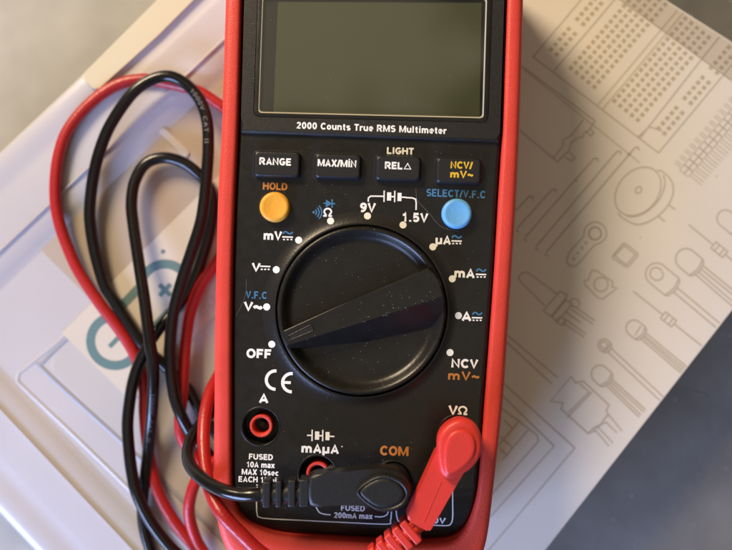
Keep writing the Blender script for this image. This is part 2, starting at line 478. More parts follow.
bm = bmesh.new()
for i in range(7):
    t = i / 6; x = 193 + 18 * t; y = 338.5 - 19 * t
    ribbon(bm, [P(x, y, z), P(x + 1.6, y - 1.7, z)], 1.5 * .348)
link('printed_edge_marks', bm, FAINTT, lc, recalc=False)

# ---- white card with component drawings
ZC = 3.6
kc = thing('printed_card', 'large cream card printed with outline drawings of electronic components, right of the meter', 'card', P(560, 300, 2.8))
q = [P(x, y, ZC) for x, y in [(470, -123), (660, -3.5), (733, 43), (870, 134), (730, 312.5), (545, 550), (505, 601), (300, 601), (300, -100), (420, -154)]]
link('card_sheet', prism([(p.x, p.y) for p in q], 2.7, ZC, .25, 2), CARD, kc)
ZP = ZC + .03
CW = 1.35   # ink width, measured
def draw(name, lines, w=CW, m=None, sm=None):
    bm = bmesh.new()
    for ln in lines:
        cl = ln[0] == 'c'; pts = ln[1:] if cl else ln
        if sm: pts = [(p.x, p.y) for p in smooth([(a, b, 0) for a, b in pts], sm, cl)]
        if all(on_card(x, y) for x, y in pts): ribbon(bm, [P(x, y, ZP) for x, y in pts], w * .344, cl)
        else:
            if cl: pts = pts + [pts[0]]
            run = []
            for (x, y), (x2, y2) in zip(pts, pts[1:]):
                k = max(1, int(math.hypot(x2 - x, y2 - y) / 1.5))
                for i in range(k + 1):
                    q = (x + (x2 - x) * i / k, y + (y2 - y) * i / k)
                    if on_card(*q):
                        if not run or run[-1] != q: run.append(q)
                    else:
                        if len(run) > 1: ribbon(bm, [P(a, b, ZP) for a, b in run], w * .344)
                        run = []
            if len(run) > 1: ribbon(bm, [P(a, b, ZP) for a, b in run], w * .344)
    return link(name, bm, m or INK, kc, recalc=False)
def on_card(x, y):
    if (x - 660) * .643 - 2 > y: return False          # upper right edge
    return (x - 545) * -1.284 + 549 > y                 # lower right edge
def ell(cx, cy, rx, ry, rot, a0=0, a1=360, n=28):
    out = []; r = math.radians(rot)
    for i in range(n + (a1 - a0 < 360)):
        a = math.radians(a0 + (a1 - a0) * i / n); x, y = rx * math.cos(a), ry * math.sin(a)
        out.append((cx + x * math.cos(r) - y * math.sin(r), cy + x * math.sin(r) + y * math.cos(r)))
    return out
U = Vector((.658, -.753)); Vv = Vector((.775, .632))   # up-right, down-right (measured axes, y down)
# breadboard
bb = [[(596, -17), (581, 0), (533, 57), (639.5, 138.5), (658.5, 153), (723.5, 75), (760, 31)],
      [(554, 71), (611, 4), (628, -16)], [(638, 137), (649, 127), (655, 128.5), (662, 131)], [(639.5, 138.5), (701, 60), (728, 26)]]
draw('breadboard_drawing', bb)
draw('breadboard_drawing', [[(520, 66.5), (640, 163)], [(597, 106), (686, 0)], [(602, 110), (690, 5)]], 1.6, FAINT)
draw('fold_line', [[(600, -13), (620, 0), (740, 87)]], 1.1, FAINT)
bm = bmesh.new(); fb_ = bmesh.new()
def hole(x, y, s=4.1):
    tgt = bm
    if (y - 0) < (x - 620) * .725 - 1: tgt = fb_; 
    p = P(x, y, ZP); u = Vector((U.x, -U.y)) * s * .17; v = Vector((Vv.x, -Vv.y)) * s * .17
    tgt.faces.new([tgt.verts.new((p.x + a * u.x + b * v.x, p.y + a * u.y + b * v.y, ZP)) for a, b in ((-1, -1), (1, -1), (1, 1), (-1, 1))])
def in_card(x, y): return on_card(x, y - 1.5) and x < 745 and y > -25
for ox, oy in ((571, 68), (614.5, 101)):
    for r in range(5):
        for k in range(24):
            x = ox + r * 5.85 + k * 4.42; y = oy + r * 4.75 - k * 5.15
            if in_card(x, y): hole(x, y)
for ox, oy in ((551, 49.5), (658.5, 128.5)):
    for r in range(2):
        for g in range(4):
            for k in range(5):
                x = ox + r * 6 + (g * 5.95 + k) * 4.42; y = oy + r * 5 - (g * 5.95 + k) * 5.1
                if in_card(x, y): hole(x, y)
link('breadboard_holes', bm, HOLE, kc, recalc=False); link('faded_breadboard_holes', fb_, INK, kc, recalc=False)
# pin header
hd = []
for k in range(12):
    x, y = 679.5 + k * 4.9, 170 - k * 5.75
    x2, y2 = x + 5, y - 5.8
    a = (x + 4.3, y + 3.6); b = (x + 8.6, y + 7.0)
    hd += [['c', (x, y), (x + 4.6, y - 5.2), (x + 8.9, y - 1.7), a], ['c', (a[0] + .5, a[1] + .4), (a[0] + 4.8, a[1] - 4.8), (b[0] + 4.8, b[1] - 5), b]]
    hd += [[(x + .8, y - 3.0), (x - 5, y - 7.5)], [(x + 2.5, y - 4.8), (x - 3.3, y - 9.3)],
           [(b[0] + 1.2, b[1] - 1.8), (b[0] + 13.5, b[1] + 8)], [(b[0] + 3.4, b[1] - 4.2), (b[0] + 15.7, b[1] + 5.4)]]
draw('pin_header_drawing', hd, .8)
# relay with clips
draw('relay_drawing', [[(519, 64), (524, 68), (595, 121), (588, 131), (584, 133), (583, 137), (577, 138), (571, 143), (569, 151), (564, 155), (557.5, 162), (519, 130)],
                       [(585, 131), (591, 136), (594, 133), (590, 129)], [(570, 153), (575, 158), (571, 161), (565, 157)], [(583, 120), (571, 136), (563, 140), (563, 146), (553, 158)]])
# jumper wires
def jump(a, b, g=5.0):
    d_ = (Vector(b) - Vector(a)).normalized(); n_ = Vector((-d_.y, d_.x)) * g * .5
    A, B = Vector(a), Vector(b)
    return [tuple(A - n_ * 1.0), tuple(B - n_), tuple(B + d_ * 2), tuple(B + n_)], [tuple(A - n_ - d_ * 1.5), tuple(A + n_ * .6 - d_ * 2.)]
jl = []
for a, b in (((527, 239), (596, 160)), ((538, 248), (619, 153)), ((548, 254), (637, 149)), ((519, 230), (554, 191)), ((514, 216), (531, 198))):
    l1, l2 = jump(a, b); jl += [l1, l2]
draw('jumper_wire_drawing', jl, 1.5)
# piezo buzzer
draw('buzzer_drawing', [['c'] + ell(638, 191.5, 27, 20, -50), ['c'] + ell(638.5, 190, 3.6, 2.8, -50), [(658.5, 216.5), (665, 221.5)], [(668.5, 205), (675.5, 209.8)]])
draw('buzzer_drawing', [[(657, 170.5), (663, 172), (672, 182), (672.5, 196), (664, 210.5), (650, 221), (636, 224.5), (622, 217.5), (618, 213)], [(663, 175), (665, 184), (660, 198), (649, 210), (637, 216), (627, 216.5)]], sm=4)
# servo horn
horn = [(583, 240), (572, 257)] + ell(573.5, 261.5, 5, 5, 0, 200, 20, 8)[::-1]
draw('servo_horn_drawing', [['c', (586, 227), (590, 223.5), (596, 222), (602, 224.5), (606, 230), (606, 237), (601, 242.5), (595, 245), (590, 250), (579, 263), (574, 266), (568, 264), (567, 258), (572, 249), (583, 237), (584, 232)]], sm=3)
draw('servo_horn_drawing', [['c'] + ell(595, 233.5, 6.2, 6.2, 0)], 2.0)
draw('servo_horn_drawing', [['c'] + ell(x, y, 1.1, 1.1, 0, n=8) for x, y in ((586, 243), (582, 248), (578, 253), (574, 259))], 1.0)
draw('square_button_drawing', [['c', (623, 243.5), (626, 244), (637, 252.5), (638, 255.5), (628.5, 266.5), (626, 267), (613, 258.5), (612.5, 256)], ['c', (624, 245.5), (635.5, 254.5), (626.5, 265), (614.5, 256)]], 1.3)
draw('tact_switch_drawing', [['c'] + ell(601, 284.5, 7, 7, 0), ['c', (592, 270), (597, 271), (613, 282), (612, 287), (617, 288), (612, 292), (603, 299), (598, 298), (586, 286), (584, 281), (588, 280)]])
# screw terminal plug on the left
draw('plug_drawing', [[(557, 294), (528, 272.5), (523, 272.5), (519, 276), (519, 280), (545, 306)], ['c', (560, 291), (567.5, 295.5), (551, 316.5), (543.5, 310.5)], ['c', (566, 300), (572, 304), (557, 322), (552, 317)],
                      ell(575, 303, 5, 4, 40), ell(561, 321, 4.5, 3.5, 40), [(571, 309), (593, 324)], [(574, 306), (595, 321)], [(566, 312), (581, 323)], [(562, 322), (584, 337)], [(565, 319), (586, 334)]])
# LEDs
def led(cx, cy, L, r, ang, legs, ll, inner=False, ls=1.9):
    a = math.radians(ang); dx, dy = math.cos(a), math.sin(a); nx, ny = -dy, dx
    cap = [(cx - dx * r * math.cos(t) * 1 + nx * r * math.sin(t), cy - dy * r * math.cos(t) + ny * r * math.sin(t)) for t in [PI / 2 - PI * i / 12 for i in range(13)]]
    ex, ey = cx + dx * L, cy + dy * L
    body = ['c'] + cap + [(ex - nx * r, ey - ny * r), (ex + dx * 3 - nx * r * .8, ey + dy * 3 - ny * r * .8), (ex + dx * 5, ey + dy * 5), (ex + dx * 3 + nx * r * .8, ey + dy * 3 + ny * r * .8), (ex + nx * r, ey + ny * r)]
    out = [body, [(ex - nx * r, ey - ny * r), (ex + dx * 2.5, ey + dy * 2.5), (ex + nx * r, ey + ny * r)]]
    if inner: out.append(['c'] + ell(cx, cy, r * .62, r * .55, ang))
    for k in legs:
        for s in (-ls, ls):
            out.append([(ex + dx * 4 + nx * (k + s), ey + dy * 4 + ny * (k + s)), (ex + dx * ll + nx * (k * 1.25 + s), ey + dy * ll + ny * (k * 1.25 + s))])
    return out
draw('led_drawing', led(656.5, 274, 20, 11, 40, (0,), 90, True, 2.8))
draw('led_drawing', led(686, 259, 13, 10.5, 40, (-3.8, 3.8), 66))
draw('led_drawing', led(725.5, 218.5, 14, 8.5, 40, (0,), 40))
draw('led_drawing', led(634, 328, 8, 8, 40, (-2.3, 2.5), 90, ls=1.4) + [[(641, 326), (635, 335)]])
draw('led_drawing', led(604, 345, 3, 6, 43, (0,), 100, True, 2.5))
draw('led_drawing', led(600, 374, 8, 8.8, 43, (-2.8, 2.8), 50, ls=1.4))
# resistors
def resis(x0, y0, x1, y1, bl):
    a = Vector((x0, y0)); b = Vector((x1, y1)); d_ = (b - a).normalized(); n_ = Vector((-d_.y, d_.x)) * 4
    c = b + d_ * bl
    return [[tuple(a), tuple(b)], ['c', tuple(b - n_), tuple(c - n_), tuple(c + n_), tuple(b + n_)], [tuple(b + d_ * bl * .3 - n_), tuple(b + d_ * bl * .3 + n_)], [tuple(b + d_ * bl * .72 - n_), tuple(b + d_ * bl * .72 + n_)],
            [tuple(c), tuple(c + d_ * 40)]]
draw('resistor_drawing', resis(688.5, 224.5, 713.5, 245, 15))
draw('resistor_drawing', resis(633, 291, 663, 315, 14))
# transistor
draw('transistor_drawing', [['c', (571, 376.5), (576, 383), (583, 381), (609, 405), (606, 410), (608, 414), (601, 424), (593, 428), (588, 433.5), (561, 409), (563, 403), (551, 401)], [(580, 384), (589, 392), (568, 413)],
                            [(601, 424), (604, 419), (609, 415), (622, 431)], [(597, 428), (602, 424), (606, 422), (617, 433)], [(593, 431), (598, 427), (613, 443)], [(588, 433.5), (596, 431), (609, 446)], [(592, 392), (567, 418)]])
# nested case outlines
draw('case_drawing', [[(500, 329), (557.5, 377.5)], [(500, 336), (552, 384)], [(500, 380), (574.7, 448), (492, 546), (480, 560)], [(500, 393), (554, 446), (490, 517)], [(500, 407), (537, 435), (538.5, 441), (490, 496)],
                      [(520, 420), (498, 446)], [(528, 430), (502, 460)], [(504, 420), (512, 428)], [(500, 436), (513, 448)], [(500, 448), (508, 456)]], 1.5)
for x, y, q_ in ((576.5, 181, 1.0), (640.5, 237.5, .7), (716.5, 176.5, .7), (560, 233, .5)):
    bm = bmesh.new(); disc(bm, P(x, y, ZP), q_ * .35, 9, ry=q_ * .5); link('speck', bm, HOLE, kc)
# thin clear strip at the card's upper right margin
st = thing('clear_strip', 'clear film strip along the upper right edge of the printed card', 'film', P(680, 40, ZC + .06))
q = [P(x, y, ZC) for x, y in [(584, -26), (620, 0), (740, 87), (800, 131), (822, 106), (733, 44.5), (660, -2), (606, -36)]]
link('film_sheet', prism([(p.x, p.y) for p in q], ZC + .06, ZC + .2), FILM, st)

# ================================================================== MULTIMETER
MB = P(368, 270, 0); mz = ZC + .1
meter = thing('multimeter', 'black handheld digital multimeter in a bright red rubber holster', 'multimeter', (MB.x, MB.y, mz), math.radians(-2.1))
inner = [(243, -30), (241.6, 0), (240, 60), (237.7, 135), (234.5, 200), (232.3, 270), (231.5, 340), (231.5, 400), (231.5, 450), (232, 482), (235, 503), (243, 518), (258, 527), (282, 534), (330, 539), (378, 542), (420, 543), (449, 541), (463, 532), (471, 518), (477, 495), (480, 468), (484.7, 405), (489.5, 340), (494.5, 270), (498.5, 200), (502.5, 135), (505, 60), (507, 0), (508, -30), (500, -42), (480, -46), (376, -48), (272, -46), (252, -42)]
outer = [(226, -45), (225, 0), (223, 60), (220.7, 135), (217.5, 190), (215.5, 260), (214, 330), (213.5, 400), (213, 450), (212.5, 490), (216.5, 522), (226, 552), (246, 574), (277, 585), (330, 590), (378, 592), (420, 592), (455, 588), (475, 573), (484, 553), (489, 531), (494, 490), (503.5, 405), (508, 340), (512.5, 270), (517, 200), (520, 135), (522.5, 60), (524, 0), (525, -40), (520, -60), (490, -66), (376, -68), (262, -66), (236, -60)]
assert len(inner) == len(outer)
I = smooth([P(x, y) for x, y in inner], 4, True); O = smooth([P(x, y) for x, y in outer], 4, True)
bm = bmesh.new(); loops = []
prof = [(0, mz + 2), (0, F + .2), (.03, F + .9), (.10, F + 1.35), (.22, F + 1.5), (.5, F + 1.55), (.68, F + 1.45), (.80, F + 1.15), (.90, F + .5), (.965, F - .6), (1, F - 2), (1.0, F - 9), (.95, F - 22), (.8, mz + 4), (.66, mz + .8), (.55, mz)]
for f, z in prof:
    loops.append([bm.verts.new((i.x * (1 - f) + o.x * f, i.y * (1 - f) + o.y * f, z)) for i, o in zip(I, O)])
for a, b in zip(loops, loops[1:] + loops[:1]):
    n = len(a)
    for k in range(n): bm.faces.new((a[k], a[(k + 1) % n], b[(k + 1) % n], b[k]))
link('holster', droptop(bm), RED, meter, ang=60)

def inset(loop, d_):
    out = []; n = len(loop)
    for i in range(n):
        t = (loop[(i + 1) % n] - loop[i - 1]).xy.normalized()
        nn = Vector((-t.y, t.x))       # loops run anticlockwise on screen (y up) -> left side is inside
        out.append(Vector((loop[i].x + nn.x * d_, loop[i].y + nn.y * d_, loop[i].z)))
    return out
area = sum(I[i].x * I[(i + 1) % len(I)].y - I[(i + 1) % len(I)].x * I[i].y for i in range(len(I)))
sg = 1 if area > 0 else -1
# case: prism with stepped bevel, sockets cut out
KC = P(361.5, 310.5)
JA, JM, JC, JV = P(260.7, 426.5), P(317.5, 474), P(393, 480), P(457.5, 434)
bm = bmesh.new(); loops = []
for d_, z in ((.35, mz + 1), (.35, F - 1.6), (.6, F - .6), (1.1, F - .12), (1.6, F)):
    loops.append([bm.verts.new((p.x, p.y, z)) for p in inset(I, sg * d_)])
for a, b in zip(loops, loops[1:]):
    n = len(a)
    for k in range(n): bm.faces.new((a[k], a[(k + 1) % n], b[(k + 1) % n], b[k]))
bm.faces.new(loops[-1]); bm.faces.new(loops[0][::-1])
cut = [prism(circ(KC, 26.3, 96), F - 3, F + 3)]
for J in (JA, JM, JC, JV): cut.append(prism(circ(J, 5.45, 48), F - 7, F + 3))
body = boolean(bm, cut)
# the lower end of the case slopes away towards the bottom edge
inv = Matrix.Rotation(-math.radians(-2.1), 4, 'Z')
y0 = P(366, 492).y
for k in range(16):
    yy = y0 - k * 1.2
    bmesh.ops.bisect_plane(body, geom=body.verts[:] + body.edges[:] + body.faces[:], plane_co=(0, yy, 0), plane_no=(-.037, 1, 0))
def slope(x, y):
    d_ = y0 - (y - .037 * x)
    return 0 if d_ <= 0 else -min((d_ / 15) ** 1.7 * 2.6, 5)
for v in body.verts:
    if v.co.z > F - 3: v.co.z += slope(v.co.x, v.co.y)
body_o = link('case_front', droptop(body, True), BLACK, meter, ang=25)
# collar that swells up round the dial
H_ = .95
cp = [(30.0, F - .02)] + [(30.0 - 4.0 * t, F + .005 + H_ * t ** 2.2) for t in [i / 8 for i in range(1, 9)]] + [(25.75, F + H_ - .1), (25.65, F + H_ - .5), (25.65, F - 2)]
collar_o = link('dial_collar', lathe(KC, cp), COLLAR, meter, ang=50)

# display bezel
up = [p for p in inset(I, sg * 1.0)]
def clip_poly(pts, n_, c_):      # keep n.p >= c
    out = []
    for i in range(len(pts)):
        a, b = pts[i], pts[(i + 1) % len(pts)]
        da, db = a.x * n_[0] + a.y * n_[1] - c_, b.x * n_[0] + b.y * n_[1] - c_
        if da >= 0: out.append(a)
        if da * db < 0: out.append(a.lerp(b, da / (da - db)))
    return out
nb = (-math.sin(TILT), math.cos(TILT)); c_ = P(366, 138.6); cc = nb[0] * c_.x + nb[1] * c_.y
poly = clip_poly(up, nb, cc)
ZB = F + 1.3
bez = prism([(p.x, p.y) for p in poly], F - .5, ZB, 1.15, 4)
def PP(l, z): return [(P(x, y, z).x, P(x, y, z).y) for x, y in l]
op_out = roundpoly(PP([(257.5, -8), (493, -6), (488.5, 123), (253, 117)], ZB), 2.2, 6)
op_in = roundpoly(PP([(261.5, -4), (487.5, -2.5), (484, 118.5), (257.5, 113)], ZB), 1.2, 6)
bez = boolean(bez, [prism(op_out, F - .3, ZB + 2)])
bez_o = link('display_bezel', droptop(bez, True), GRAIN, meter, ang=30)
# lens rim: two steps, then glass and the display plate
bm = bmesh.new(); rings = []
def ring(pts, z): return [bm.verts.new((x, y, z)) for x, y in pts]
def shrink(pts, d_):
    cx = sum(p[0] for p in pts) / len(pts); cy = sum(p[1] for p in pts) / len(pts)
    hx = max(abs(p[0] - cx) for p in pts); hy = max(abs(p[1] - cy) for p in pts)
    return [(cx + (p[0] - cx) * (1 - d_ / hx), cy + (p[1] - cy) * (1 - d_ / hy)) for p in pts]
seq = [(op_out, 0, ZB - 1.6), (op_out, .02, ZB - .25), (op_out, .35, ZB - .1), (op_in, 0, ZB - .1), (op_in, .12, ZB - .3), (op_in, .18, ZB - .9), (op_in, .22, ZB - 1.6)]
prev = None
for pts, d_, z in seq:
    r = ring(shrink(pts, d_) if d_ else pts, z)
    if prev:
        for k in range(len(r)): bm.faces.new((prev[k], prev[(k + 1) % len(r)], r[(k + 1) % len(r)], r[k]))
    prev = r
link('lens_rim', bm, KNOB, meter, ang=40)
lens = prism(shrink(op_in, .1), ZB - .75, ZB - .3, .12, 2)
lens_o = link('display_lens', lens, GLASS, meter)
g = bmesh.new(); r1 = shrink(op_in, .12); 
edge = mat('lens_edge_highlight', (.5, .47, .38), .12, spec=.8)  # pale warm colour paints the highlight along the lens bevel
vs0 = [g.verts.new((x, y, ZB - .24)) for x, y in shrink(op_in, .02)]; vs1 = [g.verts.new((x, y, ZB - .42)) for x, y in shrink(op_in, .5)]
for k in range(len(vs0)): g.faces.new((vs0[k], vs0[(k + 1) % len(vs0)], vs1[(k + 1) % len(vs0)], vs1[k]))
link('lens_highlight_strip', g, edge, meter)
link('display_backing', prism(shrink(op_in, .1), F - .28, F - .05), LCDF, meter)
lq = PP([(278, 2), (481.5, 3), (479.5, 119), (273.5, 112.6)], F)
link('display_panel', prism(roundpoly(lq, .3), F - .04, F + .12), LCD, meter)

# printing on the bezel
text('2000 Counts True RMS Multimeter', 296.5, 446.5, 128.0, 6.6, WHITE, meter, ZB + .03, .22, track=.12)

# dial
kp = [(25.1, F - 2.9), (25.1, F + 1.7), (24.95, F + 2.15), (24.6, F + 2.4), (24.1, F + 2.42), (23.7, F + 2.2), (23.2, F + 1.75), (22.5, F + 1.0), (21.9, F + .4), (21.2, F + .02), (20.4, F - .15), (18, F - .2), (0, F - .2)]
knob_o = link('dial_knob', lathe(KC, kp), KNOB, meter, ang=50)
ZH = F + 5.6
def clampR(p, R, c=KC):
    d_ = Vector((p[0] - c.x, p[1] - c.y))
    if d_.length > R: d_ = d_.normalized() * R
    return (c.x + d_.x, c.y + d_.y)
topl = PP([(283.0, 330.5), (356, 298.5), (428, 268.5)], ZH); topr = PP([(444, 297), (440, 282), (434.5, 273)], ZH); botl = PP([(286.8, 346.5), (284.2, 338)], ZH)
mid1 = PP([(366, 321)], ZH)
top = topl + topr[::-1] + mid1 + botl
foot = PP([(281, 331.5), (355, 300), (431, 264.5)], F) + PP([(437, 272), (443.5, 284), (446.5, 300)][0:3], F) + PP([(372, 341)], F) + PP([(287.5, 350.5), (282.5, 340)], F)
# right end foot follows the rim; lower side flares out
foot[5] = PP([(443, 326)], F)[0]; foot[4] = PP([(446.5, 300)], F)[0]; foot[3] = PP([(440, 278)], F)[0]
foot = [clampR(p, 25.0) for p in foot]
bm = bmesh.new()
lo = [bm.verts.new((x, y, F - .3)) for x, y in foot]; hi = [bm.verts.new((x, y, ZH)) for x, y in top]
n = len(lo)
tf = bm.faces.new(hi); bm.faces.new(lo[::-1])
for i in range(n): bm.faces.new((lo[i], lo[(i + 1) % n], hi[(i + 1) % n], hi[i]))
bmesh.ops.bevel(bm, geom=list(tf.edges), offset=.45, segments=4, profile=.5, affect='EDGES')
bm2 = bmesh.new()
grip_o = link('grip_bar', bm, KNOB, knob_o, ang=28)
# pointer slot on the bar
sa, sb = P(288.5, 338, ZH), P(312.5, 327.5, ZH)
ax = (sb - sa).normalized(); ay = Vector((-ax.y, ax.x, 0))
q = [sa - ay * .75, sb - ay * .9, sb + ay * .95, sa + ay * .55]
q = [Vector((p[0], p[1], ZH + .02)) for p in roundpoly([(p.x, p.y) for p in q], .5)]
link('pointer_slot', tube(q + [q[0]], .17, 8, cap=False), KNOB, knob_o)
bm = bmesh.new(); bm.faces.new([bm.verts.new((p.x, p.y, ZH + .02)) for p in q]); link('slot_floor', bm, WELL, knob_o)

# buttons
def stack(pts, prof, bm=None):
    """closed outline raised in steps: (inset, height)"""
    bm = bm or bmesh.new(); prev = None
    for d_, z in prof:
        rr = [bm.verts.new((x, y, z)) for x, y in (shrink(pts, d_) if d_ else pts)]
        if prev:
            for k in range(len(rr)): bm.faces.new((prev[k], prev[(k + 1) % len(rr)], rr[(k + 1) % len(rr)], rr[k]))
        else: bm.faces.new(rr[::-1])
        prev = rr
    bm.faces.new(prev); return bm
def button(x0, y0, x1, y1, name='push_button', dz=2.3):
    z1 = F + dz; cx, cy = (x0 + x1) / 2, (y0 + y1) / 2; s = .033
    pts = [P(cx + (x - cx) + (-(y - cy) * s), cy + (y - cy) + (x - cx) * s, z1) for x, y in ((x0, y1), (x1, y1), (x1, y0), (x0, y0))]
    pts = roundpoly([(p.x, p.y) for p in pts], 1.5, 6)
    link('button_well', prism(roundpoly([( (p[0] - sum(q[0] for q in pts) / len(pts)) * 1.055 + sum(q[0] for q in pts) / len(pts), (p[1] - sum(q[1] for q in pts) / len(pts)) * 1.09 + sum(q[1] for q in pts) / len(pts)) for p in pts], .2, 1), F - .2, F + .04), WELL, meter)
    return link(name, stack(pts, [(0, F - .5), (0, F + .9), (.1, F + 1.4), (.45, z1 - .22), (.65, z1 - .06), (.9, z1), (1.3, z1)]), BUTTON, meter, ang=60)
zb = F + 2.34
b = button(253, 150.5, 300.5, 177.5); text('RANGE', 259.5, 291.3, 161.6, 6.9, WHITE, b, zb)
b = button(314, 153, 361.5, 179); text('MAX/MİN', 317.8, 356.4, 163.3, 6.9, WHITE, b, zb)
b = button(375, 155, 421.5, 181); text('REL', 385, 402.6, 165.6, 6.9, WHITE, b, zb)
text('Δ', 403.4, 411.8, 166.1, 6.9, WHITE, b, zb, .15)
b = button(435.5, 157, 482, 184); text('NCV/', 450.6, 472.5, 165.2, 6.9, AMB, b, zb); text('mV~', 450.3, 473.2, 174.4, 6.9, AMB, b, zb)
def rbutton(x, y, m, name):
    c = P(x, y, F + 2.4); r = 4.5
    link('button_well', prism(circ(P(x, y), 4.85, 48), F - .2, F + .04), WELL, meter)
    p = [(r, F - .5), (r, F + 1.5), (r - .12, F + 1.95), (r - .45, F + 2.35), (r - .9, F + 2.5), (r - 1.3, F + 2.45), (2.4, F + 2.25), (0, F + 2.2)]
    return link(name, lathe(c, p, 64), m, meter, ang=50)
rb1 = rbutton(274.4, 206.8, YEL, 'round_button'); rb1['label'] = 'round yellow HOLD button'
rb2 = rbutton(457.2, 213.5, BLU, 'round_button'); rb2['label'] = 'round light blue SELECT button'

# sockets
def socket(J, name='input_socket'):
    bm = lathe(J, [(3.45, F - 6.9), (3.45, F - 1.0), (3.3, F - .75), (2.95, F - .7), (2.6, F - .8), (2.45, F - 1.1), (2.4, F - 6.9)], 48)
    s = link(name, bm, RED, meter, ang=50)
    link('socket_core', lathe(J, [(1.0, F - 6.9), (1.0, F - 4.2), (.8, F - 4), (0, F - 4)], 24), WELL, s)
    lip = lathe(J, [(5.5, F - .3), (5.5, F + .0), (5.65, F + .12), (5.85, F + .1), (6.05, F - .02)], 64)
    link('socket_lip', lip, BLACK, s, ang=60)
for J in (JA, JM, JC, JV): socket(J)

# BVH for things lying on the meter's surface
def bvh_world(obs):
    vs, fs = [], []
    for o in obs:
        r = root_of(o); M = Matrix.Translation(r.location) @ Matrix.Rotation(r.rotation_euler.z, 4, 'Z')
        k = len(vs); vs += [(M @ v.co) / MM for v in o.data.vertices]; fs += [[i + k for i in p.vertices] for p in o.data.polygons]
    return BVHTree.FromPolygons(vs, fs)
tree = bvh_world([body_o, collar_o])
def drape(o, lift=.05):
    """lay a printed mesh on the case surface"""
    r = root_of(o); M = Matrix.Translation(r.location) @ Matrix.Rotation(r.rotation_euler.z, 4, 'Z'); Mi = M.inverted()
    for v in o.data.vertices:
        w = (M @ v.co) / MM
        hit = tree.ray_cast(Vector((w.x, w.y, F + 20)), Vector((0, 0, -1)))
        if hit[0]:
            extra = w.z - F - .05
            w.z = hit[0].z + lift + max(0, min(extra, .05)); v.co = Mi @ (w * MM)
# case lettering
T_ = lambda *a, **k: drape(text(*a, **k))
T_('LIGHT', 387, 413.8, 151, 6.6, WHITE, meter)
T_('HOLD', 263, 287.5, 186.3, 7.2, ORG, meter)
T_('SELECT/V.F.C', 426.3, 485.5, 193.6, 7.6, BLUEP, meter, wt=.2)
T_('mV', 263.8, 281.8, 235.6, 8.6, WHITE, meter)
T_('V', 251.8, 260.5, 267.2, 8.0, WHITE, meter)
T_('V.F.C', 245.8, 267, 295, 7.2, BLUEP, meter, wt=.2)
T_('V', 243.9, 253, 306.3, 8.6, WHITE, meter)
T_('~', 253.2, 262.6, 306.6, 10, WHITE, meter)
T_('OFF', 246.5, 271.5, 353.6, 8.8, WHITE, meter)
T_('9V', 360, 375.6, 207.6, 9, WHITE, meter)
T_('1.5V', 402, 428, 217.5, 8.8, WHITE, meter)
T_('µA', 435.7, 451, 240, 8.6, WHITE, meter)
T_('mA', 454.5, 474.8, 273.2, 8.8, WHITE, meter)
T_('A', 461.6, 471.6, 316.3, 8.8, WHITE, meter)
T_('NCV', 451.5, 478, 363.5, 8.6, WHITE, meter)
T_('mV~', 448, 479.5, 375.8, 8.4, ORG, meter, wt=.2)
T_('A', 259, 268.5, 398.3, 8.8, WHITE, meter)
T_('FUSED', 249, 273, 456.8, 5.6, WHITE, meter)
T_('10A max', 246.6, 274.6, 464.7, 5.6, WHITE, meter)
T_('MAX 10sec', 241.8, 278.6, 472.2, 5.6, WHITE, meter)
T_('EACH 15min', 238.6, 281, 479.6, 5.6, WHITE, meter)
T_('mAµA', 301.6, 339, 448.6, 8.8, WHITE, meter)
T_('COM', 380, 408.4, 450.8, 9.2, ORG, meter)
T_('V', 448.5, 457.6, 410.2, 9, WHITE, meter)
T_('Ω', 457.6, 467.8, 410.4, 9, WHITE, meter, wt=.17)
T_('Ω', 323.0, 332.5, 212.3, 9, WHITE, meter, wt=.17)
T_('FUSED', 341, 365, 508.3, 6, GREYP, meter, z=F)
T_('200mA max', 334, 372.5, 516.2, 6, GREYP, meter, z=F)
T_('600V', 421, 446, 521.5, 6, GREYP, meter, z=F)
def D_(m, lines, w, name, sm=None):
    o = px_lines(meter, m, lines, w, name, sm=sm); drape(o); return o
# direct and alternating current signs
for x0, x1, y, in ((282.2, 293, 236.9), (451.4, 461.8, 240.9), (475.8, 486.2, 274.3), (471.8, 482.2, 317.6)):
    xm, dx_ = (x0 + x1) / 2, (x1 - x0)
    D_(BLUEP, [[(x0 + .6, y - 3.0), (x0 + dx_ * .2, y - 4.9), (x0 + dx_ * .38, y - 5.0), (x0 + dx_ * .6, y - 3.4), (x0 + dx_ * .8, y - 3.2), (x1 - .2, y - 5.0)]], 1.5, 'wave_sign', 3)
    D_(WHITE, [[(x0, y), (x1, y + .3)]] + [[(x0 + dx_ * t, y + 2.6), (x0 + dx_ * t + 1.9, y + 2.7)] for t in (.08, .42, .76)], 1.4, 'direct_current_sign')
D_(WHITE, [[(260, 266.2), (270.4, 266.6)]] + [[(260 + t, 269.3), (262 + t, 269.4)] for t in (.8, 4.2, 7.6)], 1.4, 'direct_current_sign')
